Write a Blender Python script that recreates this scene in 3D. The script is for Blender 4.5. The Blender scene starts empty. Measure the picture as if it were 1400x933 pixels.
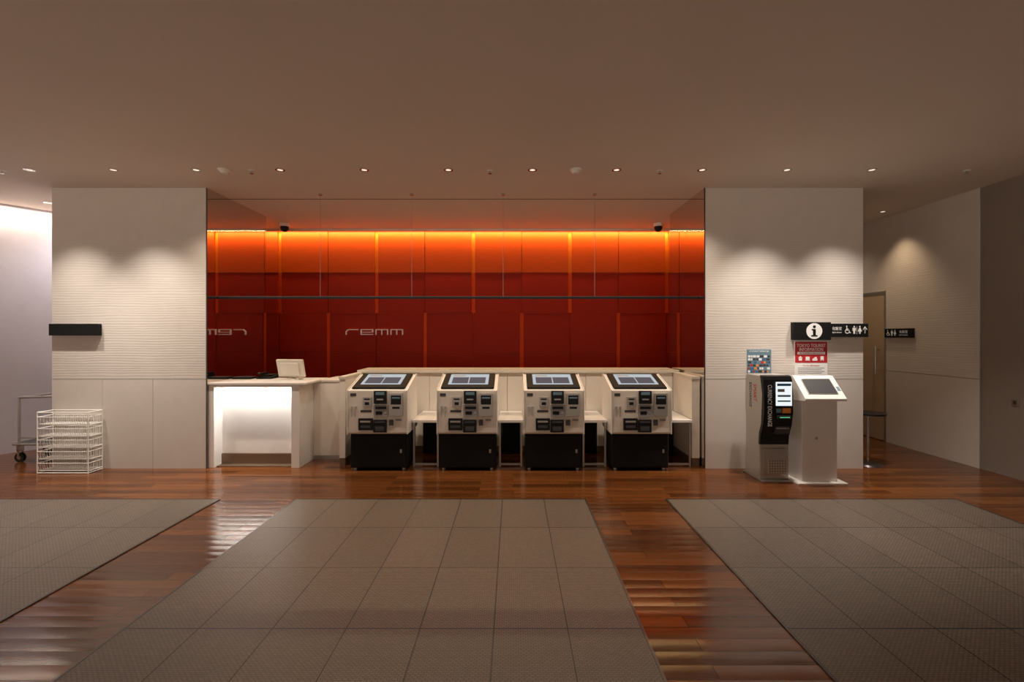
import bpy, bmesh, math, random
from mathutils import Vector, Matrix
random.seed(7)
H=1.5; S=121.3; D=5.13
def X(px,r=1.0): return (px-702)/S*r
def Z(py,r=1.0): return H-(py-459)/S*r
def Y(r): return (r-1)*D
CEIL=3.165
col=bpy.context.scene.collection
# ---------------------------------------------------------------- materials
def mat(name,c,rough=0.5,metal=0.0,emit=None,es=0.0,var=0.06,nscale=6.0,bump=0.0,bscale=60.0,coat=0.0,spec=None):
    m=bpy.data.materials.new(name); m.use_nodes=True
    nt=m.node_tree; N=nt.nodes; L=nt.links; b=N['Principled BSDF']
    tc=N.new('ShaderNodeTexCoord'); nz=N.new('ShaderNodeTexNoise'); nz.inputs['Scale'].default_value=nscale
    nz.inputs['Detail'].default_value=4
    L.new(tc.outputs['Object'],nz.inputs['Vector'])
    mx=N.new('ShaderNodeMixRGB'); mx.inputs[1].default_value=(c[0]*(1-var),c[1]*(1-var),c[2]*(1-var),1)
    mx.inputs[2].default_value=(min(1,c[0]*(1+var)),min(1,c[1]*(1+var)),min(1,c[2]*(1+var)),1)
    L.new(nz.outputs['Fac'],mx.inputs[0]); L.new(mx.outputs[0],b.inputs['Base Color'])
    b.inputs['Roughness'].default_value=rough; b.inputs['Metallic'].default_value=metal
    if spec is not None: b.inputs['Specular IOR Level'].default_value=spec
    b.inputs['Coat Weight'].default_value=coat
    if emit:
        b.inputs['Emission Color'].default_value=(*emit,1); b.inputs['Emission Strength'].default_value=es
    if bump>0:
        n2=N.new('ShaderNodeTexNoise'); n2.inputs['Scale'].default_value=bscale; L.new(tc.outputs['Object'],n2.inputs['Vector'])
        bp=N.new('ShaderNodeBump'); bp.inputs['Strength'].default_value=bump; bp.inputs['Distance'].default_value=0.01
        L.new(n2.outputs['Fac'],bp.inputs['Height']); L.new(bp.outputs[0],b.inputs['Normal'])
    return m
def wavy_mat():
    m=mat('plaster_wave',(0.66,0.61,0.56),0.8)
    nt=m.node_tree; N=nt.nodes; L=nt.links; b=N['Principled BSDF']
    tc=N.new('ShaderNodeTexCoord'); mp=N.new('ShaderNodeMapping'); mp.inputs['Scale'].default_value=(0.9,1,7)
    L.new(tc.outputs['Object'],mp.inputs['Vector'])
    wv=N.new('ShaderNodeTexWave'); wv.bands_direction='Z'; wv.inputs['Scale'].default_value=1.6; wv.inputs['Distortion'].default_value=6
    wv.inputs['Detail'].default_value=2; wv.inputs['Detail Scale'].default_value=0.8
    L.new(mp.outputs[0],wv.inputs['Vector'])
    bp=N.new('ShaderNodeBump'); bp.inputs['Strength'].default_value=0.16; bp.inputs['Distance'].default_value=0.004
    L.new(wv.outputs['Fac'],bp.inputs['Height']); L.new(bp.outputs[0],b.inputs['Normal'])
    return m
def wood_floor():
    m=bpy.data.materials.new('wood_floor'); m.use_nodes=True
    nt=m.node_tree; N=nt.nodes; L=nt.links; b=N['Principled BSDF']
    tc=N.new('ShaderNodeTexCoord')
    br=N.new('ShaderNodeTexBrick'); br.offset=0.37; br.offset_frequency=2
    br.inputs['Color1'].default_value=(0.0,0,0,1); br.inputs['Color2'].default_value=(1,1,1,1); br.inputs['Mortar'].default_value=(0.5,0.5,0.5,1)
    br.inputs['Scale'].default_value=1; br.inputs['Mortar Size'].default_value=0.0015; br.inputs['Brick Width'].default_value=0.9; br.inputs['Row Height'].default_value=0.09
    L.new(tc.outputs['Object'],br.inputs['Vector'])
    mp=N.new('ShaderNodeMapping'); mp.inputs['Scale'].default_value=(1.5,22,1); L.new(tc.outputs['Object'],mp.inputs['Vector'])
    nz=N.new('ShaderNodeTexNoise'); nz.inputs['Scale'].default_value=2.5; nz.inputs['Detail'].default_value=6; L.new(mp.outputs[0],nz.inputs['Vector'])
    ma=N.new('ShaderNodeMath'); ma.operation='MULTIPLY_ADD'; ma.inputs[1].default_value=0.5
    ml=N.new('ShaderNodeMath'); ml.operation='MULTIPLY'; ml.inputs[1].default_value=0.5
    L.new(nz.outputs['Fac'],ml.inputs[0]); L.new(br.outputs['Color'],ma.inputs[0]); L.new(ml.outputs[0],ma.inputs[2])
    cr=N.new('ShaderNodeValToRGB'); e=cr.color_ramp.elements
    e[0].position=0.1; e[0].color=(0.04,0.011,0.003,1); e[1].position=0.85; e[1].color=(0.19,0.062,0.015,1)
    L.new(ma.outputs[0],cr.inputs[0])
    mx=N.new('ShaderNodeMixRGB'); mx.inputs[2].default_value=(0.012,0.005,0.003,1); L.new(br.outputs['Fac'],mx.inputs[0]); L.new(cr.outputs[0],mx.inputs[1])
    L.new(mx.outputs[0],b.inputs['Base Color'])
    b.inputs['Roughness'].default_value=0.17; b.inputs['Specular IOR Level'].default_value=0.45
    sx=N.new('ShaderNodeSeparateXYZ'); L.new(tc.outputs['Object'],sx.inputs[0])
    d=N.new('ShaderNodeMath'); d.operation='MULTIPLY'; d.inputs[1].default_value=math.pi/0.09; L.new(sx.outputs['Y'],d.inputs[0])
    si=N.new('ShaderNodeMath'); si.operation='SINE'; L.new(d.outputs[0],si.inputs[0])
    ab=N.new('ShaderNodeMath'); ab.operation='ABSOLUTE'; L.new(si.outputs[0],ab.inputs[0])
    bp=N.new('ShaderNodeBump'); bp.inputs['Strength'].default_value=0.22; bp.inputs['Distance'].default_value=0.004
    L.new(ab.outputs[0],bp.inputs['Height']); L.new(bp.outputs[0],b.inputs['Normal'])
    return m
def carpet_mat(c1,c2):
    m=bpy.data.materials.new('carpet_tiles'); m.use_nodes=True
    nt=m.node_tree; N=nt.nodes; L=nt.links; b=N['Principled BSDF']
    tc=N.new('ShaderNodeTexCoord')
    br=N.new('ShaderNodeTexBrick'); br.offset=0.0
    br.inputs['Color1'].default_value=(*c1,1); br.inputs['Color2'].default_value=(*c2,1); br.inputs['Mortar'].default_value=(0.008,0.006,0.005,1)
    br.inputs['Scale'].default_value=1; br.inputs['Mortar Size'].default_value=0.0035; br.inputs['Mortar Smooth'].default_value=0.1
    br.inputs['Brick Width'].default_value=0.376; br.inputs['Row Height'].default_value=0.61
    L.new(tc.outputs['Object'],br.inputs['Vector'])
    b2=N.new('ShaderNodeTexBrick'); b2.offset=0.5
    b2.inputs['Color1'].default_value=(1,1,1,1); b2.inputs['Color2'].default_value=(0.7,0.7,0.7,1); b2.inputs['Mortar'].default_value=(0.22,0.2,0.17,1)
    b2.inputs['Scale'].default_value=1; b2.inputs['Mortar Size'].default_value=0.0022; b2.inputs['Brick Width'].default_value=0.024; b2.inputs['Row Height'].default_value=0.011
    L.new(tc.outputs['Object'],b2.inputs['Vector'])
    mx=N.new('ShaderNodeMixRGB'); mx.blend_type='MULTIPLY'; mx.inputs[0].default_value=0.85
    L.new(br.outputs['Color'],mx.inputs[1]); L.new(b2.outputs['Color'],mx.inputs[2]); L.new(mx.outputs[0],b.inputs['Base Color'])
    b.inputs['Roughness'].default_value=0.42
    bp=N.new('ShaderNodeBump'); bp.inputs['Strength'].default_value=0.3; bp.inputs['Distance'].default_value=0.002
    L.new(b2.outputs['Color'],bp.inputs['Height']); L.new(bp.outputs[0],b.inputs['Normal'])
    return m
def dots_mat():
    m=mat('silver_dots',(0.62,0.6,0.58),0.32,0.5)
    nt=m.node_tree; N=nt.nodes; L=nt.links; b=N['Principled BSDF']
    tc=N.new('ShaderNodeTexCoord'); vo=N.new('ShaderNodeTexVoronoi'); vo.inputs['Scale'].default_value=38; vo.inputs['Randomness'].default_value=0.0
    L.new(tc.outputs['Object'],vo.inputs['Vector'])
    lt=N.new('ShaderNodeMath'); lt.operation='LESS_THAN'; lt.inputs[1].default_value=0.3; L.new(vo.outputs['Distance'],lt.inputs[0])
    mx=N.new('ShaderNodeMixRGB'); mx.inputs[1].default_value=(0.5,0.47,0.43,1); mx.inputs[2].default_value=(0.22,0.19,0.16,1)
    L.new(lt.outputs[0],mx.inputs[0]); L.new(mx.outputs[0],b.inputs['Base Color'])
    return m
def lacquer(name,c,gr=0.18):
    m=bpy.data.materials.new(name); m.use_nodes=True
    nt=m.node_tree; N=nt.nodes; L=nt.links; b=N['Principled BSDF']
    tc=N.new('ShaderNodeTexCoord'); mp=N.new('ShaderNodeMapping'); mp.inputs['Scale'].default_value=(2,1,30)
    L.new(tc.outputs['Object'],mp.inputs['Vector'])
    nz=N.new('ShaderNodeTexNoise'); nz.inputs['Scale'].default_value=3; nz.inputs['Detail'].default_value=5; L.new(mp.outputs[0],nz.inputs['Vector'])
    mx=N.new('ShaderNodeMixRGB'); mx.inputs[1].default_value=(c[0]*(1-gr),c[1]*(1-gr),c[2]*(1-gr),1); mx.inputs[2].default_value=(min(1,c[0]*(1+gr)),c[1]*(1+gr),c[2]*(1+gr),1)
    L.new(nz.outputs['Fac'],mx.inputs[0]); L.new(mx.outputs[0],b.inputs['Base Color'])
    b.inputs['Roughness'].default_value=0.5; b.inputs['Specular IOR Level'].default_value=0.2
    return m
M={}
M['wave']=wavy_mat()
M['panel']=mat('smooth_panel',(0.66,0.61,0.56),0.55)
M['ceil']=mat('ceiling_paint',(0.76,0.66,0.57),0.8,var=0.03,nscale=1.5)
M['core']=mat('dark_joint',(0.12,0.1,0.09),0.8)
M['floor']=wood_floor()
M['carpet']=carpet_mat((0.205,0.162,0.130),(0.175,0.138,0.110))
M['red']=lacquer('red_lacquer_shaded',(0.36,0.014,0.001))  # lower rows darker: cove-light falloff put into the colour
M['red_lit']=lacquer('red_lacquer_lit',(0.56,0.065,0.003))  # top row lighter: cove glow put into the colour
M['strip_lit']=lacquer('strip_lacquer_lit',(0.90,0.22,0.012),0.08)  # strips behind the top row brightened with the same painted cove glow
M['strip']=lacquer('strip_lacquer_shaded',(0.85,0.085,0.005),0.08)  # lower strips dimmer, the light's falloff painted in
M['mirror']=mat('mirror_glass',(0.72,0.66,0.62),0.02,1.0,var=0.0)
M['cream']=mat('cream_laminate',(0.75,0.69,0.61),0.45)
M['white']=mat('white_laminate',(0.80,0.77,0.73),0.4)
M['beige']=mat('beige_plastic',(0.68,0.63,0.54),0.45)
M['black']=mat('black_gloss',(0.008,0.008,0.009),0.35,spec=0.25)
M['blackm']=mat('black_matte',(0.008,0.008,0.008),0.6,spec=0.2)
M['chrome']=mat('chrome',(0.75,0.73,0.7),0.18,1.0,var=0.02)
M['steel']=mat('brushed_steel',(0.5,0.49,0.47),0.35,0.9)
M['dsteel']=mat('dark_steel',(0.10,0.09,0.09),0.3,0.8)
M['grey']=mat('grey_plastic',(0.3,0.3,0.3),0.4)
M['dgrey']=mat('dark_grey',(0.06,0.06,0.065),0.4,spec=0.25)
M['bronze']=mat('bronze_kick',(0.22,0.15,0.10),0.4,0.6)
M['screen']=mat('lit_screen',(0.1,0.12,0.14),0.5,emit=(0.55,0.66,0.75),es=0.6,spec=0.1)
M['screend']=mat('screen_dark_field',(0.02,0.02,0.03),0.5,emit=(0.12,0.14,0.19),es=0.4,spec=0.1)
M['screenw']=mat('bright_screen',(0.6,0.6,0.6),0.3,emit=(0.85,0.95,1.0),es=0.9)
M['ink']=mat('white_ink',(0.85,0.85,0.83),0.5,emit=(1,1,1),es=0.05)
M['redink']=mat('red_print',(0.5,0.02,0.03),0.5)
M['blue']=mat('blue_print',(0.06,0.16,0.32),0.5)
M['lblue']=mat('light_blue_print',(0.15,0.27,0.36),0.5)
M['orange']=mat('orange_print',(0.8,0.3,0.05),0.5)
M['green']=mat('green_led',(0.1,0.6,0.3),0.5,emit=(0.2,1,0.5),es=0.6)
M['wirew']=mat('white_wire',(0.85,0.84,0.8),0.35)
M['door']=mat('door_veneer',(0.50,0.38,0.25),0.5)
M['dimwall']=mat('shaded_wall',(0.27,0.225,0.19),0.7)  # darker tone stands in for the lack of downlight on this stretch
M['lwall']=mat('white_paint_cool_lit',(0.66,0.65,0.73),0.75)  # white wall with the cool corridor light tinted into its colour
M['lamp']=mat('lamp_glow',(1,0.9,0.8),0.5,emit=(1,0.86,0.7),es=0.9)
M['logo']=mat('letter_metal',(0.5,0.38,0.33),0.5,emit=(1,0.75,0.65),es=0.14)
M['rubber']=mat('rubber',(0.015,0.015,0.015),0.7)
M['coneglow']=mat('led_strip',(1,1,1),0.5,emit=(1,0.97,0.92),es=5)
# ---------------------------------------------------------------- builder
class B:
    def __init__(s): s.bm=bmesh.new(); s.m=[]
    def mi(s,k):
        if k not in s.m: s.m.append(k)
        return s.m.index(k)
    def _set(s,fs,k):
        i=s.mi(k)
        for f in fs: f.material_index=i
    def box(s,x0,x1,y0,y1,z0,z1,k,M4=None):
        v=[s.bm.verts.new((x,y,z)) for x in (x0,x1) for y in (y0,y1) for z in (z0,z1)]
        if M4 is not None:
            for q in v: q.co=M4@q.co
        idx=[(0,1,3,2),(4,6,7,5),(0,4,5,1),(2,3,7,6),(0,2,6,4),(1,5,7,3)]
        s._set([s.bm.faces.new([v[i] for i in f]) for f in idx],k); return s
    def prism(s,pts,a0,a1,k,axis='x',M4=None):
        def mk(p,a):
            if axis=='x': c=(a,p[0],p[1])
            elif axis=='y': c=(p[0],a,p[1])
            else: c=(p[0],p[1],a)
            c=Vector(c)
            return M4@c if M4 is not None else c
        u=[s.bm.verts.new(mk(p,a0)) for p in pts]; w=[s.bm.verts.new(mk(p,a1)) for p in pts]
        n=len(pts); fs=[s.bm.faces.new(u),s.bm.faces.new(w[::-1])]
        for i in range(n): fs.append(s.bm.faces.new([u[i],w[i],w[(i+1)%n],u[(i+1)%n]]))
        s._set(fs,k); return s
    def cyl(s,p0,p1,r,k,seg=12,r2=None):
        p0=Vector(p0); p1=Vector(p1); d=(p1-p0).normalized(); r2=r if r2 is None else r2
        a=d.orthogonal().normalized(); b=d.cross(a)
        cs=[(math.cos(2*math.pi*i/seg),math.sin(2*math.pi*i/seg)) for i in range(seg)]
        u=[s.bm.verts.new(p0+a*c*r+b*t*r) for c,t in cs]; w=[s.bm.verts.new(p1+a*c*r2+b*t*r2) for c,t in cs]
        fs=[s.bm.faces.new(u[::-1]),s.bm.faces.new(w)]
        for i in range(seg): fs.append(s.bm.faces.new([u[i],u[(i+1)%seg],w[(i+1)%seg],w[i]]))
        s._set(fs,k); return s
    def tube(s,pts,r,k,seg=8,closed=False):
        n=len(pts)
        for i in range(n if closed else n-1): s.cyl(pts[i],pts[(i+1)%n],r,k,seg)
        return s
    def sphere(s,c,r,k,sc=(1,1,1),seg=20):
        g=bmesh.ops.create_uvsphere(s.bm,u_segments=seg,v_segments=seg//2,radius=r)
        fs=set()
        for v in g['verts']:
            v.co=Vector((v.co.x*sc[0]+c[0],v.co.y*sc[1]+c[1],v.co.z*sc[2]+c[2]))
            fs.update(v.link_faces)
        s._set(fs,k); return s
    def out(s,name,parent=None,loc=None,bevel=0,smooth=False,seg=2):
        bmesh.ops.recalc_face_normals(s.bm,faces=s.bm.faces[:])
        me=bpy.data.meshes.new(name); s.bm.to_mesh(me); s.bm.free()
        for k in s.m: me.materials.append(M[k])
        if smooth:
            for p in me.polygons: p.use_smooth=True
            try: me.set_sharp_from_angle(angle=math.radians(35))
            except Exception: pass
        o=bpy.data.objects.new(name,me); col.objects.link(o)
        if parent: o.parent=parent
        if loc is not None: o.location=loc
        if bevel>0:
            bv=o.modifiers.new('bevel','BEVEL'); bv.width=bevel; bv.segments=seg; bv.limit_method='ANGLE'; bv.angle_limit=math.radians(40)
        return o
def tag(o,label,cat,group=None):
    o['label']=label; o['category']=cat
    if group: o['group']=group
    return o
def thing(name,loc,label,cat,group=None):
    o=bpy.data.objects.new(name,None); o.empty_display_size=0.1; o.location=loc; col.objects.link(o); return tag(o,label,cat,group)
def struct(o): o['kind']='structure'; return o
def text(name,s,parent,M4,k,w,h,cx=0,cy=0,extr=0.0006):
    cu=bpy.data.curves.new('t','FONT'); cu.body=s; cu.extrude=0.01; cu.resolution_u=3
    o=bpy.data.objects.new('t',cu); col.objects.link(o)
    dg=bpy.context.evaluated_depsgraph_get(); dg.update()
    me=bpy.data.meshes.new_from_object(o.evaluated_get(dg)); bpy.data.objects.remove(o)
    xs=[v.co.x for v in me.vertices]; ys=[v.co.y for v in me.vertices]
    if not xs: return None
    x0,x1,y0,y1=min(xs),max(xs),min(ys),max(ys)
    for v in me.vertices:
        c=Vector(((v.co.x-(x0+x1)/2)*w/(x1-x0)+cx,(v.co.y-(y0+y1)/2)*h/(y1-y0)+cy,v.co.z*extr/0.01))
        v.co=M4@c
    me.materials.clear(); me.materials.append(M[k]); me.name=name
    ob=bpy.data.objects.new(name,me); col.objects.link(ob)
    if parent: ob.parent=parent
    return ob
def copy_tree(root,loc):
    snap={}
    for o in list(bpy.data.objects):
        if o.parent: snap.setdefault(o.parent.name,[]).append(o)
    new=root.copy(); col.objects.link(new); new.location=loc
    def rec(src,dst):
        for ch in snap.get(src.name,[]):
            c=ch.copy(); col.objects.link(c); c.parent=dst; rec(ch,c)
    rec(root,new)
    return new
def face_cam(y):
    return Matrix(((1,0,0,0),(0,0,-1,y),(0,1,0,0),(0,0,0,1)))
# ---------------------------------------------------------------- structure
struct(B().box(-11,7,-11.5,3.3,-0.05,0,'floor').out('floor'))
struct(B().box(-11,7,-11.5,3.3,CEIL,CEIL+0.1,'ceil').out('ceiling'))
def pillar(name,x0,x1,yd,seams):
    b=B(); b.box(x0+0.002,x1-0.002,0.02,yd,0,CEIL,'core')
    b.box(x0,x1,0.0,0.021,1.008,CEIL,'wave')
    xs=[x0]+seams+[x1]
    for i in range(len(xs)-1):
        a=xs[i]+(0.002 if i else 0); c=xs[i+1]-(0.002 if i<len(xs)-2 else 0)
        b.box(a,c,0.0,0.021,0,1.003,'panel')
    b.box(x0,x0+0.01,0.021,yd,0,CEIL,'panel'); b.box(x1-0.01,x1,0.021,yd,0,CEIL,'panel')
    return struct(b.out(name))
XL=X(282); XR=X(964)
pillar('wall_front_left',X(71),XL,Y(1.239),[X(140),X(209)])
pillar('wall_front_right',XR,X(1180),Y(1.22),[X(1035),X(1108)])
struct(B().box(X(71),X(71)+0.2,Y(1.239)+0.001,3.2,0,CEIL,'panel').out('wall_recess_left'))
struct(B().box(X(1180)-0.2,X(1180),Y(1.22)+0.001,3.2,0,CEIL,'panel').out('wall_recess_right'))
b=B(); yb=Y(1.41)
xa,xb=X(71)+0.2,X(1180)-0.2
rows=[3.162,2.50,1.86,1.233,0.56,0.0]
b.box(xa,xb,yb+0.03,yb+0.12,rows[1],CEIL,'strip_lit').box(xa,xb,yb+0.03,yb+0.12,0,rows[1],'strip')
strips=[-3.72+1.54*i for i in range(-1,6)]; mids=[s+0.77 for s in strips]
for i in range(5):
    ws=0.03; wt=0.004
    ed=sorted([(s,ws if i<2 else wt) for s in strips]+[(s,wt if i<2 else ws) for s in mids])
    ed=[e for e in ed if xa+0.1<e[0]<xb-0.1]
    ed=[(xa,0)]+ed+[(xb,0)]
    for j in range(len(ed)-1):
        off=0.003 if (i+j)%2 else 0.0
        b.box(ed[j][0]+ed[j][1],ed[j+1][0]-ed[j+1][1],yb+off+(0.0 if i==0 else 0.008),yb+0.0305,rows[i+1]+0.004,rows[i]-0.002,'red_lit' if i==0 else 'red')
struct(b.out('wall_back'))
def vwall(name,p,q,t,k,z1=CEIL):
    p=Vector(p);q=Vector(q); d=(q-p).normalized(); n=Vector((-d.y,d.x))*t
    return struct(B().prism([tuple(p),tuple(q),tuple(q+n),tuple(p+n)],0,z1,k,'z').out(name))
vwall('wall_left',(-9.6,-3.7),(-5.17,2.37),0.15,'lwall')
b=B(); xr=5.25; yd0=Y(1.25); yd1=Y(1.25)+0.95
b.box(xr+0.012,xr+0.2,0,3.2,0,CEIL,'core')
b.box(xr,xr+0.013,0,yd0,1.008,CEIL,'wave'); b.box(xr,xr+0.013,0,yd0,0,1.003,'panel')
b.box(xr,xr+0.013,yd0,yd1,2.13,CEIL,'panel'); b.box(xr,xr+0.013,yd1,3.2,0,CEIL,'panel')
struct(b.out('wall_right'))
struct(B().box(xr+0.01,xr+0.21,-11.5,-0.002,0,CEIL,'dimwall').out('wall_right_forward'))
struct(B().box(-5.6,5.45,3.2,3.3,0,CEIL,'panel').out('wall_rear'))
dr=B().box(xr+0.004,xr+0.012,yd0+0.03,yd1-0.03,0.01,2.09,'door')
dr.box(xr-0.004,xr+0.012,yd0,yd0+0.03,0,2.13,'steel').box(xr-0.004,xr+0.012,yd1-0.03,yd1,0,2.13,'steel').box(xr-0.004,xr+0.012,yd0+0.03,yd1-0.03,2.09,2.13,'steel')
dr.cyl((xr-0.05,yd0+0.13,0.95),(xr-0.05,yd0+0.13,1.35),0.012,'steel').cyl((xr-0.05,yd0+0.13,1.0),(xr+0.01,yd0+0.13,1.0),0.008,'steel').cyl((xr-0.05,yd0+0.13,1.3),(xr+0.01,yd0+0.13,1.3),0.008,'steel')
struct(dr.out('door_1'))
struct(B().box(XL,XR,Y(1.08),Y(1.08)+0.012,CEIL-0.004,CEIL+0.001,'core').out('trim_1'))
struct(B().box(xa+0.01,xb-0.01,yb-0.14,yb-0.125,CEIL-0.03,CEIL+0.001,'ceil').out('trim_2'))
tag(B().box(XL,XL+0.008,0.004,Y(1.239),0.0,CEIL,'mirror').box(XL-0.001,XL+0.01,-0.004,0.004,0,CEIL,'dsteel').out('mirror_panel'),'full-height tinted mirror lining the side of the reception recess','mirror','recess side mirrors')
tag(B().box(XR-0.008,XR,0.004,Y(1.22),0.0,CEIL,'mirror').box(XR-0.01,XR+0.001,-0.004,0.004,0,CEIL,'dsteel').out('mirror_panel'),'full-height tinted mirror lining the side of the reception recess','mirror','recess side mirrors')
ym=-0.98
def carpet(x0,x1,lab):
    n=13
    o=tag(B().box(0,x1-x0,-n*0.61,0,0,0.006,'carpet').out('floor_mat',loc=(x0,ym,0)),lab,'floor mat','woven floor mats')
    B().box(-0.012,0,-n*0.61,0.012,0,0.007,'dsteel').box(x1-x0,x1-x0+0.012,-n*0.61,0.012,0,0.007,'dsteel').box(0,x1-x0,0,0.012,0,0.007,'dsteel').out('edge_trim',parent=o)
carpet(-1.98,-1.98+7*0.376,'grey-brown woven tiled floor mat facing the kiosks')
carpet(-2.69-7*0.376,-2.69,'grey-brown woven tiled floor mat before the desk')
carpet(1.40,1.40+7*0.376,'grey-brown woven tiled floor mat near tourist information')
# ---------------------------------------------------------------- logo
lg=thing('wall_lettering',(X(473,1.41),yb,Z(458,1.41)),'pale metal hotel name lettering on red panelled wall','sign')
h=0.088; w=0.195; t=0.012
def bar(b,x0,x1,z0,z1): b.box(x0,x1,-0.02,0.009,z0,z1,'logo')
def letter(i,kind):
    b=B(); o=i*0.237
    if kind=='r':
        b.prism([(o,0),(o+t,0),(o+t,h*0.55),(o+t+0.03,h-t),(o+w,h-t),(o+w,h),(o+0.04,h),(o,h*0.62)],-0.02,0.009,'logo','y')
    elif kind=='e':
        bar(b,o,o+t,0,h); bar(b,o+t,o+w,h-t,h); bar(b,o+w-t,o+w,h*0.42,h-t); bar(b,o+t,o+w-t,h*0.42,h*0.42+t*0.8); bar(b,o+t,o+w,0,t)
    else:
        bar(b,o,o+w,h-t,h); bar(b,o,o+t,0,h-t); bar(b,o+w/2-t/2,o+w/2+t/2,0,h-t); bar(b,o+w-t,o+w,0,h-t)
    b.out('letter',parent=lg)
for i,k in enumerate('remm'): letter(i,k)
# ---------------------------------------------------------------- hanging rail
rz=Z(407,1.04); ry=Y(1.04)
hr=thing('hanging_rail',(0,ry,rz),'dark chrome rail hung on thin wires across the reception recess','rail')
B().box(XL+0.012,XR-0.012,-0.02,0.02,-0.014,0.014,'dsteel').box(XL+0.012,XR-0.012,-0.024,-0.02,-0.018,0.004,'black').out('rail',parent=hr)
for px in (438,563,688,813):
    x=X(px,1.04)
    B().cyl((x,0,0.014),(x,0,CEIL-rz-0.01),0.0022,'steel',6).out('wire',parent=hr)
    B().cyl((x,0,CEIL-rz-0.02),(x,0,CEIL-rz),0.022,'chrome',16).out('ceiling_cap',parent=hr)
for px,py in ((389,1.32),(900,1.32)):
    c=thing('dome_camera',(X(px,1.32),Y(1.32),CEIL),'black dome security camera hanging from the recess ceiling','security camera','ceiling dome cameras')
    B().cyl((0,0,-0.045),(0,0,0),0.075,'white',24).out('mount',parent=c,smooth=True)
    B().sphere((0,0,-0.06),0.062,'black').out('dome',parent=c,smooth=True)
# ---------------------------------------------------------------- reception desk
dk=thing('reception_desk',(XL+0.012,0.0,0),'white reception desk with glowing recessed front panel','desk')
x0=0.0; xe=X(408)-(XL+0.012)
nl=X(291)-(XL+0.012); nr=X(397)-(XL+0.012)
B().box(0,xe+0.09,0.0,0.62,0.945,0.968,'white').out('desk_top',parent=dk,bevel=0.003)
b=B(); b.box(0.0,nl,0.02,0.6,0,0.944,'white').box(nr,xe,0.02,0.6,0,0.944,'white').box(nl,nr,0.02,0.045,0.912,0.944,'white')
b.box(nl,nr,0.17,0.2,0.13,0.944,'white').box(nl,nr,0.06,0.2,0.0,0.012,'bronze')
b.out('body',parent=dk,bevel=0.002)
B().box(nl+0.002,nr-0.002,0.15,0.2,0.013,0.128,'bronze').out('kick_plate',parent=dk)
B().box(nl+0.02,nr-0.02,0.06,0.085,0.93,0.943,'coneglow').out('light_strip',parent=dk)
def area(name,parent,loc,rot,sx,sy,p,c,spread=180):
    l=bpy.data.lights.new(name,'AREA'); l.shape='RECTANGLE'; l.size=sx; l.size_y=sy; l.energy=p; l.color=c; l.spread=math.radians(spread)
    o=bpy.data.objects.new(name,l); col.objects.link(o); o.location=loc; o.rotation_euler=rot
    if parent: o.parent=parent
    return o
area('desk_light',dk,((nl+nr)/2,0.09,0.925),(math.radians(22),0,0),nr-nl-0.06,0.05,6.5,(1,0.97,0.93))
lk=thing('side_counter',(X(408)+0.002,0.38,0),'cream counter section with metal kick strip','counter')
wl=-2.005-(X(408)+0.002)
B().box(0.0,wl,0.0,0.03,0.05,0.94,'cream').box(0,wl,0.03,0.5,0.3,0.34,'cream').out('front_panel',parent=lk)
B().box(0.095,wl,-0.01,0.5,0.94,0.965,'cream').out('counter_top',parent=lk,bevel=0.003)
B().box(0.0,wl,0.0,0.02,0,0.048,'steel').out('kick_plate',parent=lk)
mc=thing('reception_counter',(0,0,0),'long cream reception counter standing behind the kiosks','counter')
b=B()
sx=[-1.93,-1.08,-0.08,0.93,2.048]
for i in range(4): b.box(sx[i]+0.002,sx[i+1]-0.002,0.72,0.75,0.08,1.02,'cream')
b.box(-1.93,2.048,0.75,1.1,0.0,1.0,'cream').box(-1.93,2.048,0.73,0.75,0.0,0.08,'bronze')
b.out('front_panel',parent=mc,bevel=0.001)
B().box(-2.0,2.12,0.69,1.15,1.021,1.058,'beige').out('counter_top',parent=mc,bevel=0.004)
for a,c in ((-2.0,-1.932),(2.05,2.14)):
    B().prism([(0.1,0.09),(0.72,0.09),(0.72,1.018),(0.1,1.0)],a,c,'cream').box(a+0.001,c-0.001,0.105,0.72,0,0.09,'bronze').box(a-0.004,c+0.004,0.09,0.685,1.0,1.03,'beige').out('end_panel',parent=mc,bevel=0.002)
mo=thing('computer_monitor',(X(399,1.07),0.36,0.969),'beige computer monitor seen from behind on white desk','monitor')
R=Matrix.Translation((0,0,0.012))@Matrix.Rotation(math.radians(-10),4,'Z')@Matrix.Rotation(math.radians(14),4,'X')
B().box(-0.175,0.175,0.0,0.03,0.02,0.235,'beige',R).out('housing',parent=mo,bevel=0.006)
B().box(-0.12,0.12,-0.02,0.0,0.05,0.2,'cream',R).out('rear_cover',parent=mo,bevel=0.008)
B().box(-0.16,0.16,0.03,0.032,0.035,0.22,'black',R).out('screen',parent=mo)
B().box(-0.09,0.09,-0.03,0.12,0,0.014,'beige').box(-0.03,0.03,0.02,0.05,0.01,0.08,'beige').out('stand',parent=mo,bevel=0.004)
kb=thing('desk_telephone',(-3.05,0.42,0.969),'black desk telephone lying on the reception desk','telephone')
B().prism([(0,0),(0.2,0),(0.2,0.05),(0,0.02)],-0.09,0.09,'blackm').out('body',parent=kb,bevel=0.004)
B().box(-0.085,-0.035,0.0,0.2,0.052,0.075,'black').out('handset',parent=kb,bevel=0.01)
B().box(-0.01,0.07,0.06,0.16,0.046,0.05,'dgrey').out('keypad',parent=kb)
ky=thing('keyboard',(-3.3,0.4,0.969),'black keyboard lying on the reception desk','keyboard')
B().box(-0.13,0.11,0,0.15,0,0.02,'blackm').out('body',parent=ky,bevel=0.004)
B().box(-0.12,0.10,0.01,0.14,0.02,0.026,'dgrey').out('keys',parent=ky,bevel=0.002)
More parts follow.
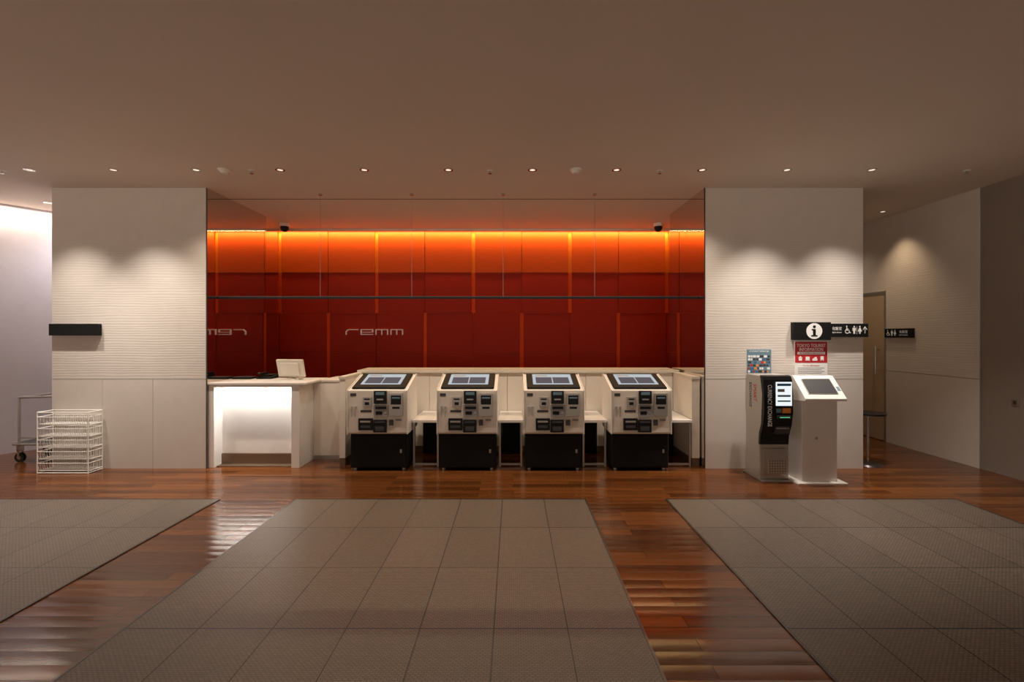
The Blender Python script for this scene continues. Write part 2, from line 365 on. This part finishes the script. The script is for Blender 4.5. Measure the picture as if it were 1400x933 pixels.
# ---------------------------------------------------------------- kiosks
kr=0.975; ks=S/kr
def kx(px): return (px-516)/ks
def kz(py): return H-(py-459)/ks
KG='self check-in kiosks'
k=thing('payment_kiosk',(X(516,kr),Y(kr),0),'cream self check-in kiosk with sloping screen and black base','kiosk',KG)
hw=0.325
zt=0.895; zb=0.415
B().prism([(0.012,zb),(0.5,zb),(0.5,1.02),(0.46,1.032),(0.0,zt),(0.0,zb+0.02)],-hw,hw,'cream').out('housing',parent=k,bevel=0.006)
for sgn in (-1,1):
    a=sgn*hw; c=sgn*(hw+0.008)
    B().prism([(-0.012,zb),(0.5,zb),(0.5,1.03),(0.46,1.044),(-0.012,zt+0.006)],min(a,c),max(a,c),'white').out('side_panel',parent=k,bevel=0.002)
ang=math.atan2(1.032-zt,0.46)
R=Matrix.Translation((0,0.0,zt))@Matrix.Rotation(ang,4,'X')
L_=math.hypot(1.032-zt,0.46)
B().box(-0.295,0.295,0.035,L_-0.012,0.0,0.022,'blackm',R).out('screen_frame',parent=k,bevel=0.012,seg=3)
dsp=B().box(-0.225,0.225,0.12,L_-0.05,0.022,0.0235,'screen',R).out('display',parent=k)
B().box(-0.19,-0.006,0.15,L_-0.15,0.0236,0.0245,'screend',R).box(0.006,0.19,0.15,L_-0.15,0.0236,0.0245,'screend',R).box(-0.19,-0.05,L_-0.115,L_-0.085,0.0236,0.0245,'grey',R).out('display_field',parent=dsp)
B().box(-0.312,0.312,0.05,0.5,0.03,zb-0.002,'blackm').out('base_cabinet',parent=k,bevel=0.004)
B().box(-0.3,0.3,0.035,0.049,0.05,zb-0.02,'blackm').box(0.24,0.262,0.03,0.036,0.2,0.24,'steel').out('base_door',parent=k,bevel=0.002)
for a in (-0.27,0.27):
    for c in (0.09,0.46): B().cyl((a,c,0),(a,c,0.03),0.022,'steel',12).out('foot',parent=k)
def kp(name,px0,px1,py0,py1,m,d0=0.02,d1=0.0,b2=0.002,extra=None):
    bb=B().box(kx(px0),kx(px1),-d0,d1,kz(py1),kz(py0),m)
    if extra:
        for e in extra: bb.box(kx(e[0]),kx(e[1]),-(e[5]),-(d0-0.001),kz(e[3]),kz(e[2]),e[4])
    return bb.out(name,parent=k,bevel=b2)
kp('card_reader',512,529,534.5,552,'black',0.03,extra=[(514.5,526.5,536,540,'lblue',0.032),(516,525,545,547,'steel',0.033)])
kp('slot_plate',496,508,543,556,'steel',0.008,extra=[(498,506,545,547,'black',0.01),(499,505,550,554,'black',0.01)])
kp('receipt_printer',533,551,538,569,'steel',0.022,extra=[(535,549,540.5,553,'black',0.024),(537,547,556,559,'black',0.024),(536.5,547.5,543,545,'lblue',0.026)])
kp('key_card_dispenser',511,531,554,570,'grey',0.012,extra=[(513.5,528.5,556,559.5,'black',0.014),(514,523,562.5,567,'blackm',0.014),(525.5,529,563,566,'steel',0.014)])
kp('banknote_slot',491,510,572,588,'black',0.028,extra=[(493.5,507.5,575,577.5,'steel',0.031),(494,507,581.5,585,'dgrey',0.03)])
kp('coin_tray',511,529,574,591,'black',0.026,extra=[(513,527,576,578,'dgrey',0.03),(514,526,583,589,'dgrey',0.028)])
kp('barcode_reader',532,538,574,582,'dgrey',0.01)
kp('notice_label',479,487,538,542,'dgrey',0.002,b2=0)
kp('notice_label',493,508,561,564,'dgrey',0.002,b2=0)
kp('notice_label',541,549,573,576,'grey',0.002,b2=0)
for px in (481.5,486.5):
    B().cyl((kx(px),-0.015,kz(557)),(kx(px),0,kz(557)),0.012,'steel',14).box(kx(px)-0.004,kx(px)+0.004,-0.02,-0.014,kz(570),kz(558),'steel').out('lock',parent=k,smooth=False)
kiosks=[k]
for px in (638.5,757.5,877): kiosks.append(copy_tree(k,(X(px,kr),Y(kr),0)))
def stand(x0,x1):
    s=thing('side_shelf',((x0+x1)/2,0.06,0),'white shelf on dark metal legs beside a kiosk','shelf','shelves between kiosks')
    w=(x1-x0)/2; zt=0.535
    B().box(-w,w,0,0.64,zt-0.03,zt,'white').out('shelf_top',parent=s,bevel=0.002)
    for a in (-w+0.02,w-0.02):
        for c in (0.03,0.6): B().box(a-0.01,a+0.01,c-0.01,c+0.01,0.0,zt-0.031,'steel' if c<0.1 else 'blackm').out('leg',parent=s)
    B().box(-w+0.031,w-0.031,0.02,0.04,0.015,0.035,'steel').out('brace',parent=s)
    B().box(-w+0.031,w-0.031,0.59,0.61,0.015,zt-0.031,'blackm').out('shade_sheet',parent=s)  # black sheet added to darken the shaded space under the shelf
kc=[o.location.x for o in kiosks]
for i in range(3): stand(kc[i]+0.336,kc[i+1]-0.336)
stand(kc[3]+0.336,2.04)
# ---------------------------------------------------------------- ceiling fixtures
DG='recessed ceiling downlights'
def downlight(x,y,power=0,size=110,col_=(1,0.8,0.6),blend=0.8,rad=0.03):
    o=thing('recessed_downlight',(x,y,CEIL),'small recessed ceiling downlight with bright reflector','ceiling light',DG)
    b=B(); n=20
    r0,r1,z0=0.046,0.03,-0.006
    u=[(math.cos(2*math.pi*i/n),math.sin(2*math.pi*i/n)) for i in range(n)]
    for i in range(n):
        c,s_=u[i]; c2,s2=u[(i+1)%n]
        vs=[b.bm.verts.new(p) for p in ((c*r0,s_*r0,z0),(c2*r0,s2*r0,z0),(c2*r1,s2*r1,z0),(c*r1,s_*r1,z0))]
        b._set([b.bm.faces.new(vs)],'chrome')
        vs=[b.bm.verts.new(p) for p in ((c*r0,s_*r0,z0),(c2*r0,s2*r0,z0),(c2*r0,s2*r0,0),(c*r0,s_*r0,0))]
        b._set([b.bm.faces.new(vs)],'chrome')
    b.out('trim_ring',parent=o)
    B().cyl((0,0,-0.004),(0,0,-0.001),0.027,'lamp',20).out('lens',parent=o)
    if power:
        l=bpy.data.lights.new('downlight_lamp','SPOT'); l.energy=power; l.spot_size=math.radians(size); l.spot_blend=blend; l.color=col_; l.shadow_soft_size=rad
        lo=bpy.data.objects.new('downlight_lamp',l); col.objects.link(lo); lo.parent=o; lo.location=(0,0,-0.02)
    return o
row=[40,155,268,383,498,613,728,843,960,1076,1192]
for px in row:
    x=X(px,0.89); wall=px in (40,155,1076,1192)
    downlight(x,Y(0.89),190 if wall else 66,86 if wall else 110,col_=(1,0.89,0.78) if wall else (1,0.84,0.68),blend=1.0 if wall else 0.8)
downlight(X(1207,1.19),Y(1.19),40,86,col_=(1,0.72,0.45),blend=1.0)
downlight(4.6,2.0,18,130,col_=(1,0.77,0.55))  # unseen downlight added to brighten the corridor door
downlight(X(66,1.11),Y(1.11),6,120)
downlight(-5.62,1.0,32,140,col_=(0.85,0.87,1.0))  # unseen cool downlight added to brighten the left wall
def small(name,px,py,lab,cat):
    r=202/(459-py)
    o=thing(name,(X(px,r),Y(r),CEIL),lab,cat)
    if name=='smoke_detector':
        B().cyl((0,0,-0.012),(0,0,0),0.062,'white',24).out('base',parent=o,smooth=True); B().cyl((0,0,-0.04),(0,0,-0.012),0.03,'white',24,r2=0.052).out('sensor_head',parent=o,smooth=True)
    else:
        B().cyl((0,0,-0.008),(0,0,0),0.03,'white',20).out('escutcheon',parent=o,smooth=True); B().cyl((0,0,-0.03),(0,0,-0.008),0.008,'chrome',10).cyl((0,0,-0.034),(0,0,-0.03),0.018,'chrome',14).out('deflector',parent=o)
small('smoke_detector',787,232,'round smoke detector on the ceiling','smoke detector')
small('smoke_detector',307,232,'round smoke detector on the ceiling','smoke detector')
for px in (344,670,902,1322,3): small('sprinkler_head',px,233,'small ceiling sprinkler head','sprinkler')
# ---------------------------------------------------------------- signs
sg=thing('wall_sign',(0,0,0),'blank black rectangular sign panel on white wall','sign')
B().box(X(67,0.99),X(134,0.99),-0.055,-0.005,Z(459,0.99),Z(443,0.99),'blackm').out('panel',parent=sg,bevel=0.001)
B().box(X(85),X(115),-0.005,0.0,Z(455),Z(447),'steel').out('bracket',parent=sg)
def person_icon(b,x,z,h,k,y,skirt=False,conv=None):
    def P(pts): b.prism([(x+p[0]*h,z+p[1]*h) for p in pts],y-0.0015,y,k,'y',conv)
    P([(0.09*math.cos(a*math.pi/6),0.9+0.09*math.sin(a*math.pi/6)) for a in range(12)])
    if skirt: P([(-0.08,0.76),(0.08,0.76),(0.26,0.3),(0.1,0.3),(0.09,0),(0.02,0),(0.02,0.3),(-0.02,0.3),(-0.02,0),(-0.09,0),(-0.1,0.3),(-0.26,0.3)])
    else: P([(-0.2,0.76),(0.2,0.76),(0.2,0.38),(0.13,0.38),(0.12,0.66),(0.1,0),(0.02,0),(0,0.38),(-0.02,0),(-0.1,0),(-0.12,0.66),(-0.13,0.38),(-0.2,0.38)])
def wheel_icon(b,x,z,h,k,y,conv=None):
    def P(pts): b.prism([(x+p[0]*h,z+p[1]*h) for p in pts],y-0.0015,y,k,'y',conv)
    P([(-0.08+0.09*math.cos(a*math.pi/6),0.92+0.09*math.sin(a*math.pi/6)) for a in range(12)])
    P([(-0.12,0.8),(-0.02,0.8),(-0.0,0.62),(0.2,0.62),(0.2,0.55),(0.0,0.55),(0.0,0.45),(0.25,0.45),(0.38,0.12),(0.46,0.14),(0.48,0.08),(0.32,0.02),(0.2,0.37),(-0.1,0.37)])
    n=14
    a0=math.radians(120); a1=math.radians(385)
    for i in range(n):
        a=a0+(a1-a0)*i/n; c=a0+(a1-a0)*(i+1)/n; r0,r1=0.3,0.23
        P([(0.0+r0*math.cos(a),0.28+r0*math.sin(a)),(r0*math.cos(c),0.28+r0*math.sin(c)),(r1*math.cos(c),0.28+r1*math.sin(c)),(r1*math.cos(a),0.28+r1*math.sin(a))])
s1=thing('information_sign',(X(1106),-0.03,Z(465)),'black sign with white circled letter i on white wall','sign')
B().box(-0.206,0.206,-0.03,0.03,0,0.198,'blackm').out('panel',parent=s1,bevel=0.001)
B().cyl((0.02,-0.032,0.099),(0.02,-0.03,0.099),0.088,'ink',40).out('disc',parent=s1)
B().cyl((0.02,-0.034,0.148),(0.02,-0.032,0.148),0.016,'blackm',20).box(0.005,0.035,-0.034,-0.032,0.05,0.12,'blackm').box(-0.01,0.02,-0.034,-0.032,0.108,0.122,'blackm').box(-0.014,0.054,-0.034,-0.032,0.04,0.054,'blackm').out('letter',parent=s1)
s2=thing('restroom_sign',(X(1131),-0.03,Z(461)),'long black restroom sign with white pictograms and arrow','sign')
WW=X(1182)-X(1131)
B().box(0.002,WW,-0.025,0.03,0,0.149,'blackm').out('panel',parent=s2,bevel=0.001)
text('lettering','化粧室',s2,face_cam(-0.0265),'ink',0.105,0.04,0.07,0.095)
text('lettering','REST ROOM',s2,face_cam(-0.0265),'ink',0.1,0.015,0.07,0.05)
b=B(); wheel_icon(b,0.185,0.04,0.085,'ink',-0.0255); b.out('wheelchair_symbol',parent=s2)
b=B(); person_icon(b,0.262,0.035,0.09,'ink',-0.0255); b.out('man_symbol',parent=s2)
b=B(); b.box(0.291,0.293,-0.027,-0.0255,0.03,0.12,'ink'); person_icon(b,0.325,0.035,0.09,'ink',-0.0255,True); b.out('woman_symbol',parent=s2)
B().box(0.379,0.385,-0.027,-0.0255,0.04,0.11,'ink').prism([(0.36,0.09),(0.382,0.12),(0.404,0.09),(0.404,0.078),(0.382,0.108),(0.36,0.078)],-0.027,-0.0255,'ink','y').out('arrow_symbol',parent=s2)
s3=thing('restroom_sign',(xr,Y(1.25)-0.01,Z(462,1.2)),'small black restroom sign with pictograms on side wall','sign')
C3=Matrix(((0,1,0,0),(-1,0,0,0),(0,0,1,0),(0,0,0,1)))
B().box(-0.03,-0.001,-0.45,0,0,0.125,'blackm').out('panel',parent=s3,bevel=0.001)
b=B(); wheel_icon(b,0.06,0.03,0.075,'ink',-0.0305,C3); b.out('wheelchair_symbol',parent=s3)
b=B(); person_icon(b,0.125,0.028,0.08,'ink',-0.0305,False,C3); b.out('man_symbol',parent=s3)
b=B(); person_icon(b,0.175,0.028,0.08,'ink',-0.0305,True,C3); b.out('woman_symbol',parent=s3)
text('lettering','化粧室',s3,C3@face_cam(-0.031),'ink',0.13,0.04,0.31,0.08)
text('lettering','REST ROOM',s3,C3@face_cam(-0.031),'ink',0.13,0.014,0.31,0.035)
pw=X(1131)-X(1086); ph=Z(467)-Z(514)
ps=thing('tourist_information_poster',(X(1108.5),0,Z(514)),'red and white tourist information poster on white wall','poster')
B().box(-pw/2,pw/2,-0.006,0.0,0,ph,'ink').out('sheet',parent=ps)
B().box(-pw/2+0.004,pw/2-0.004,-0.0075,-0.006,ph*0.38,ph-0.004,'redink').out('red_field',parent=ps)
F=face_cam(-0.0082)
text('lettering','TOKYO TOURIST',ps,F,'ink',pw*0.88,0.036,0,ph*0.88)
text('lettering','INFORMATION',ps,F,'ink',pw*0.72,0.036,0,ph*0.765)
B().box(-pw*0.42,pw*0.42,-0.009,-0.0076,ph*0.62,ph*0.695,'ink').out('caption_band',parent=ps)
text('lettering','東京都観光案内窓口',ps,face_cam(-0.0095),'redink',pw*0.72,0.016,0,ph*0.657)
b=B()
for i in range(4):
    cx=(-0.33+0.22*i)*pw; z0=ph*0.44
    if i==0: b.prism([(cx-0.025,z0+0.03),(cx,z0+0.052),(cx+0.025,z0+0.03)],-0.009,-0.0076,'ink','y').box(cx-0.018,cx+0.018,-0.009,-0.0076,z0,z0+0.027,'ink')
    elif i==1: b.box(cx-0.022,cx+0.022,-0.009,-0.0076,z0+0.008,z0+0.045,'ink').box(cx-0.028,cx+0.028,-0.009,-0.0076,z0,z0+0.006,'ink')
    elif i==2: b.box(cx-0.028,cx+0.028,-0.009,-0.0076,z0,z0+0.018,'ink').prism([(cx-0.028,z0+0.02),(cx+0.028,z0+0.02),(cx+0.015,z0+0.045)],-0.009,-0.0076,'ink','y')
    else: b.box(cx-0.018,cx+0.018,-0.009,-0.0076,z0+0.01,z0+0.05,'ink').box(cx-0.018,cx-0.008,-0.009,-0.0076,z0,z0+0.008,'ink').box(cx+0.008,cx+0.018,-0.009,-0.0076,z0,z0+0.008,'ink')
b.out('service_symbols',parent=ps)
text('lettering','Tourist Information',ps,face_cam(-0.007),'redink',pw*0.5,0.014,0,ph*0.3)
b=B()
for i in range(4): b.box(-pw*0.4,pw*(0.4-0.08*(i%2)),-0.007,-0.006,ph*(0.22-0.05*i),ph*(0.22-0.05*i)+0.006,'grey')
b.out('small_print',parent=ps)
bw=X(1054)-X(1021); bh=Z(478)-Z(511)
bp=thing('greeting_poster',(X(1037.5),0,Z(511)),'blue poster with coloured blocks of small print on wall','poster')
B().box(-bw/2,bw/2,-0.006,0.0,0,bh,'lblue').out('sheet',parent=bp)
b=B(); cols=['blue','redink','ink','dgrey','lblue','blue','orange','dgrey']
for r in range(6):
    x=-bw/2+0.01
    while x<bw/2-0.03:
        w=random.uniform(0.02,0.05); w=min(w,bw/2-0.01-x)
        kk=random.choice(cols) if r<4 else random.choice(['blue','dgrey','ink'])
        b.box(x,x+w-0.006,-0.0075,-0.006,0.012+r*0.034,0.012+r*0.034+0.024,kk); x+=w
b.out('print_blocks',parent=bp)
text('lettering','CONCIERGE',bp,face_cam(-0.008),'ink',bw*0.8,0.018,0,bh*0.92)
# ---------------------------------------------------------------- currency exchange machine
M['dots']=dots_mat()
ce=thing('currency_exchange_machine',(X(1064,0.9),Y(0.9)+0.03,0),'silver and black currency exchange machine with lit screen','machine')
w=0.15
prof=[(0.04,0.02),(0.34,0.02),(0.32,0.5),(0.34,0.8),(0.33,1.06),(0.30,1.09),(0.02,1.09),(-0.02,1.05),(-0.035,0.9),(-0.035,0.72),(-0.015,0.6),(0.03,0.47),(0.045,0.35),(0.04,0.15)]
B().prism(prof,-w,w,'dots').out('housing',parent=ce,bevel=0.008,smooth=True)
fp=[(0.03,1.094),(-0.015,1.085),(-0.03,1.05),(-0.048,0.9),(-0.048,0.72),(-0.028,0.6),(0.02,0.47),(0.03,0.38),(0.06,0.38),(0.05,0.5),(0.01,0.6),(-0.01,0.9)]
B().prism(fp,-w-0.003,w-0.010,'black').out('front_panel',parent=ce)
B().box(-0.035,0.125,-0.054,-0.047,0.79,1.03,'screenw').box(-0.025,0.115,-0.0555,-0.054,0.99,1.015,'blue').box(-0.02,0.05,-0.0555,-0.054,0.93,0.96,'grey').box(-0.02,0.11,-0.0555,-0.054,0.88,0.9,'lblue').box(-0.02,0.11,-0.0555,-0.054,0.83,0.845,'lblue').out('screen',parent=ce)
F2=Matrix.Translation((-0.095,-0.0492,0.79))@Matrix.Rotation(math.radians(90),4,'X')@Matrix.Rotation(math.radians(-90),4,'Z')
text('lettering','CURRENCY EXCHANGE',ce,F2,'ink',0.42,0.042,0,0)
B().box(-0.02,0.115,-0.06,-0.044,0.66,0.69,'dgrey').box(0.0,0.1,-0.062,-0.06,0.67,0.676,'green').out('banknote_slot',parent=ce,bevel=0.003)
B().box(0.03,0.115,-0.052,-0.044,0.715,0.765,'orange').box(-0.03,0.02,-0.052,-0.044,0.72,0.76,'lblue').out('card_label',parent=ce)
B().box(-0.03,0.12,-0.03,0.03,0.5,0.58,'dgrey').box(-0.02,0.11,-0.034,-0.03,0.55,0.565,'steel').out('dispensing_tray',parent=ce,bevel=0.003)
B().box(-0.12,0.12,0.03,0.044,0.06,0.34,'steel').box(-0.07,0.12,0.026,0.031,0.08,0.22,'dots').out('service_door',parent=ce,bevel=0.003)
B().box(-0.155,0.155,-0.02,0.37,0.0,0.02,'steel').out('foot_plate',parent=ce,bevel=0.004)
F3=Matrix.Translation((-w-0.0015,0.18,0.90))@Matrix.Rotation(math.radians(-90),4,'Z')@Matrix.Rotation(math.radians(90),4,'X')@Matrix.Rotation(math.radians(-90),4,'Z')
text('lettering','SMART',ce,F3,'redink',0.18,0.06,0.0,0.05)
text('lettering','EXCHANGE',ce,F3,'dgrey',0.26,0.05,0.03,-0.04)
# ---------------------------------------------------------------- white information kiosk
ik=thing('information_terminal',(3.10,-0.55,0),'white pedestal information terminal with sloped touch screen','kiosk')
B().box(-0.18,0.18,0.03,0.28,0.02,0.87,'white').out('pedestal',parent=ik,bevel=0.004)
zf,zbk=0.862,1.083
B().prism([(-0.07,zf-0.015),(0.3,zf-0.05),(0.3,zbk-0.06),(0.16,zbk+0.0),(0.135,zbk),(-0.07,zf+0.01)],-0.207,0.207,'white').out('head',parent=ik,bevel=0.004)
an=math.atan2(zbk-zf-0.01,0.205)
R=Matrix.Translation((0,-0.07,zf+0.01))@Matrix.Rotation(an,4,'X')
LL=math.hypot(0.205,zbk-zf-0.01)
B().box(-0.15,0.15,0.055,LL-0.04,0.0,0.004,'steel',R).out('screen_bezel',parent=ik)
B().box(-0.142,0.142,0.062,LL-0.047,0.004,0.0055,'dgrey',R).out('screen',parent=ik)
B().box(0.165,0.195,0.1,0.15,0,0.004,'lblue',R).out('sticker',parent=ik)
B().cyl((-0.03,0.026,0.46),(-0.03,0.031,0.46),0.014,'steel',16).out('lock',parent=ik)
B().box(-0.25,0.25,-0.03,0.33,0.0,0.02,'white').out('foot_plate',parent=ik,bevel=0.003)
tb=thing('side_table',(4.125,0.17,0),'small round dark-topped table on a slim metal pole','table')
B().cyl((0,0,0.585),(0,0,0.605),0.175,'black',40).out('table_top',parent=tb,smooth=True)
B().cyl((0,0,0.02),(0,0,0.585),0.014,'chrome',16).out('pole',parent=tb,smooth=True)
B().cyl((0,0,0),(0,0,0.018),0.15,'dsteel',40,r2=0.13).out('base',parent=tb,smooth=True)
sp=thing('wall_outlet',(xr+0.01,Y(0.93),Z(551,0.93)),'small metal outlet plate on shaded wall','outlet')
B().box(-0.006,0,-0.035,0.035,-0.04,0.04,'steel').out('plate',parent=sp,bevel=0.002)
B().box(-0.008,-0.006,-0.015,0.015,-0.02,0.02,'dgrey').out('socket',parent=sp)
# ---------------------------------------------------------------- wire rack
wr=thing('wire_rack',(X(94.5,0.975),-0.2,0),'white wire rack with stacked basket tiers against wall','rack')
hw=0.275; dp=0.17; ht=0.665
b=B()
for a in (-hw,hw):
    for c in (0,dp): b.cyl((a,c,0),(a,c,ht),0.006,'wirew',8)
for z in (0.01,ht): b.tube([(-hw,0,z),(hw,0,z),(hw,dp,z),(-hw,dp,z)],0.0055,'wirew',8,True)
b.out('frame',parent=wr,smooth=True)
for i in range(5):
    z=0.03+i*0.125; b=B(); z2=z+0.085
    b.tube([(-hw,0,z2),(hw,0,z2),(hw,dp,z2),(-hw,dp,z2)],0.0045,'wirew',6,True)
    b.tube([(-hw,0.02,z),(hw,0.02,z),(hw,dp,z),(-hw,dp,z)],0.0045,'wirew',6,True)
    n=22
    for j in range(n+1):
        x=-hw+2*hw*j/n
        b.tube([(x,0,z2),(x,0.02,z),(x,dp,z),(x,dp,z2)],0.0024,'wirew',5)
    for j in range(1,5):
        y=dp*j/5
        for a in (-hw,hw): b.cyl((a,y,z),(a,y,z2),0.0024,'wirew',5)
        b.cyl((-hw,y,z),(hw,y,z),0.0024,'wirew',5)
    b.out('basket',parent=wr)
# ---------------------------------------------------------------- luggage cart
lc=thing('luggage_cart',(-5.6,0.22,0),'chrome luggage cart with black rubber wheels beside wall','cart')
x0,x1=-0.33,0.34; y0,y1=0,0.42; zp=0.22
b=B()
b.tube([(x0+0.05,y0,zp),(x1,y0,zp),(x1,y1,zp),(x0+0.05,y1,zp),(x0,y1-0.06,zp),(x0,y0+0.06,zp)],0.015,'steel',10,True)
for y in (y0,y1): b.tube([(x0+0.12,y,zp),(x0+0.12,y,0.77),(x1,y,0.79)],0.013,'steel',10); b.cyl((x1,y,zp),(x1,y,0.79),0.013,'steel',10)
b.cyl((x0+0.12,y0,0.77),(x0+0.12,y1,0.77),0.011,'steel',10); b.cyl((x0+0.12,y0,0.3),(x1,y0,0.3),0.008,'steel',8)
b.out('frame',parent=lc,smooth=True)
B().box(x0+0.06,x1-0.02,y0+0.02,y1-0.02,zp-0.012,zp+0.01,'dgrey').out('platform',parent=lc,bevel=0.004)
for x in (x0+0.08,x1-0.06):
    for y in (y0+0.05,y1-0.05):
        B().cyl((x,y-0.016,0.055),(x,y+0.016,0.055),0.055,'rubber',24).cyl((x,y-0.018,0.055),(x,y+0.018,0.055),0.025,'chrome',16).box(x-0.012,x+0.012,y-0.026,y-0.02,0.05,0.14,'chrome').box(x-0.012,x+0.012,y+0.02,y+0.026,0.05,0.14,'chrome').box(x-0.02,x+0.02,y-0.026,y+0.026,0.13,0.2,'chrome').out('caster',parent=lc)
# ---------------------------------------------------------------- lighting
area('cove_light',None,((xa+xb)/2,yb-0.055,CEIL-0.012),(math.radians(6),0,0),xb-xa-0.1,0.04,72,(1,0.76,0.34))
dv=Vector((-5.17+9.6,2.37+3.7)).normalized(); angz=math.atan2(dv.y,dv.x)
c=Vector((-6.6,0.42))+Vector((dv.y,-dv.x))*0.12
area('corridor_cove_light',None,(c.x+0.3,c.y+0.41,CEIL-0.02),(0,0,angz),3.4,0.08,28,(1,0.80,0.62))
wd=bpy.data.worlds.new('world'); bpy.context.scene.world=wd; wd.use_nodes=True
nt=wd.node_tree; N=nt.nodes; L=nt.links; bg=N['Background']
tc=N.new('ShaderNodeTexCoord'); sx=N.new('ShaderNodeSeparateXYZ'); L.new(tc.outputs['Generated'],sx.inputs[0])
mr=N.new('ShaderNodeMapRange'); mr.inputs['From Min'].default_value=-0.10; mr.inputs['From Max'].default_value=0.10  # ambient fill shaped brighter below the horizon to lift the ceiling
mr.inputs['To Min'].default_value=2.1; mr.inputs['To Max'].default_value=0.10
L.new(sx.outputs['Z'],mr.inputs['Value'])
bg.inputs[0].default_value=(1,0.79,0.63,1); L.new(mr.outputs[0],bg.inputs[1])
# ---------------------------------------------------------------- camera
cd=bpy.data.cameras.new('camera'); cam=bpy.data.objects.new('camera',cd); col.objects.link(cam)
cam.location=(0,-D,H); cam.rotation_euler=(math.radians(90),0,0)
cd.sensor_width=36; cd.lens=S*D/1400*36; cd.shift_x=-2/1400; cd.shift_y=-7.5/1400; cd.clip_start=0.05
bpy.context.scene.camera=cam
bpy.context.scene.view_settings.view_transform='Standard'
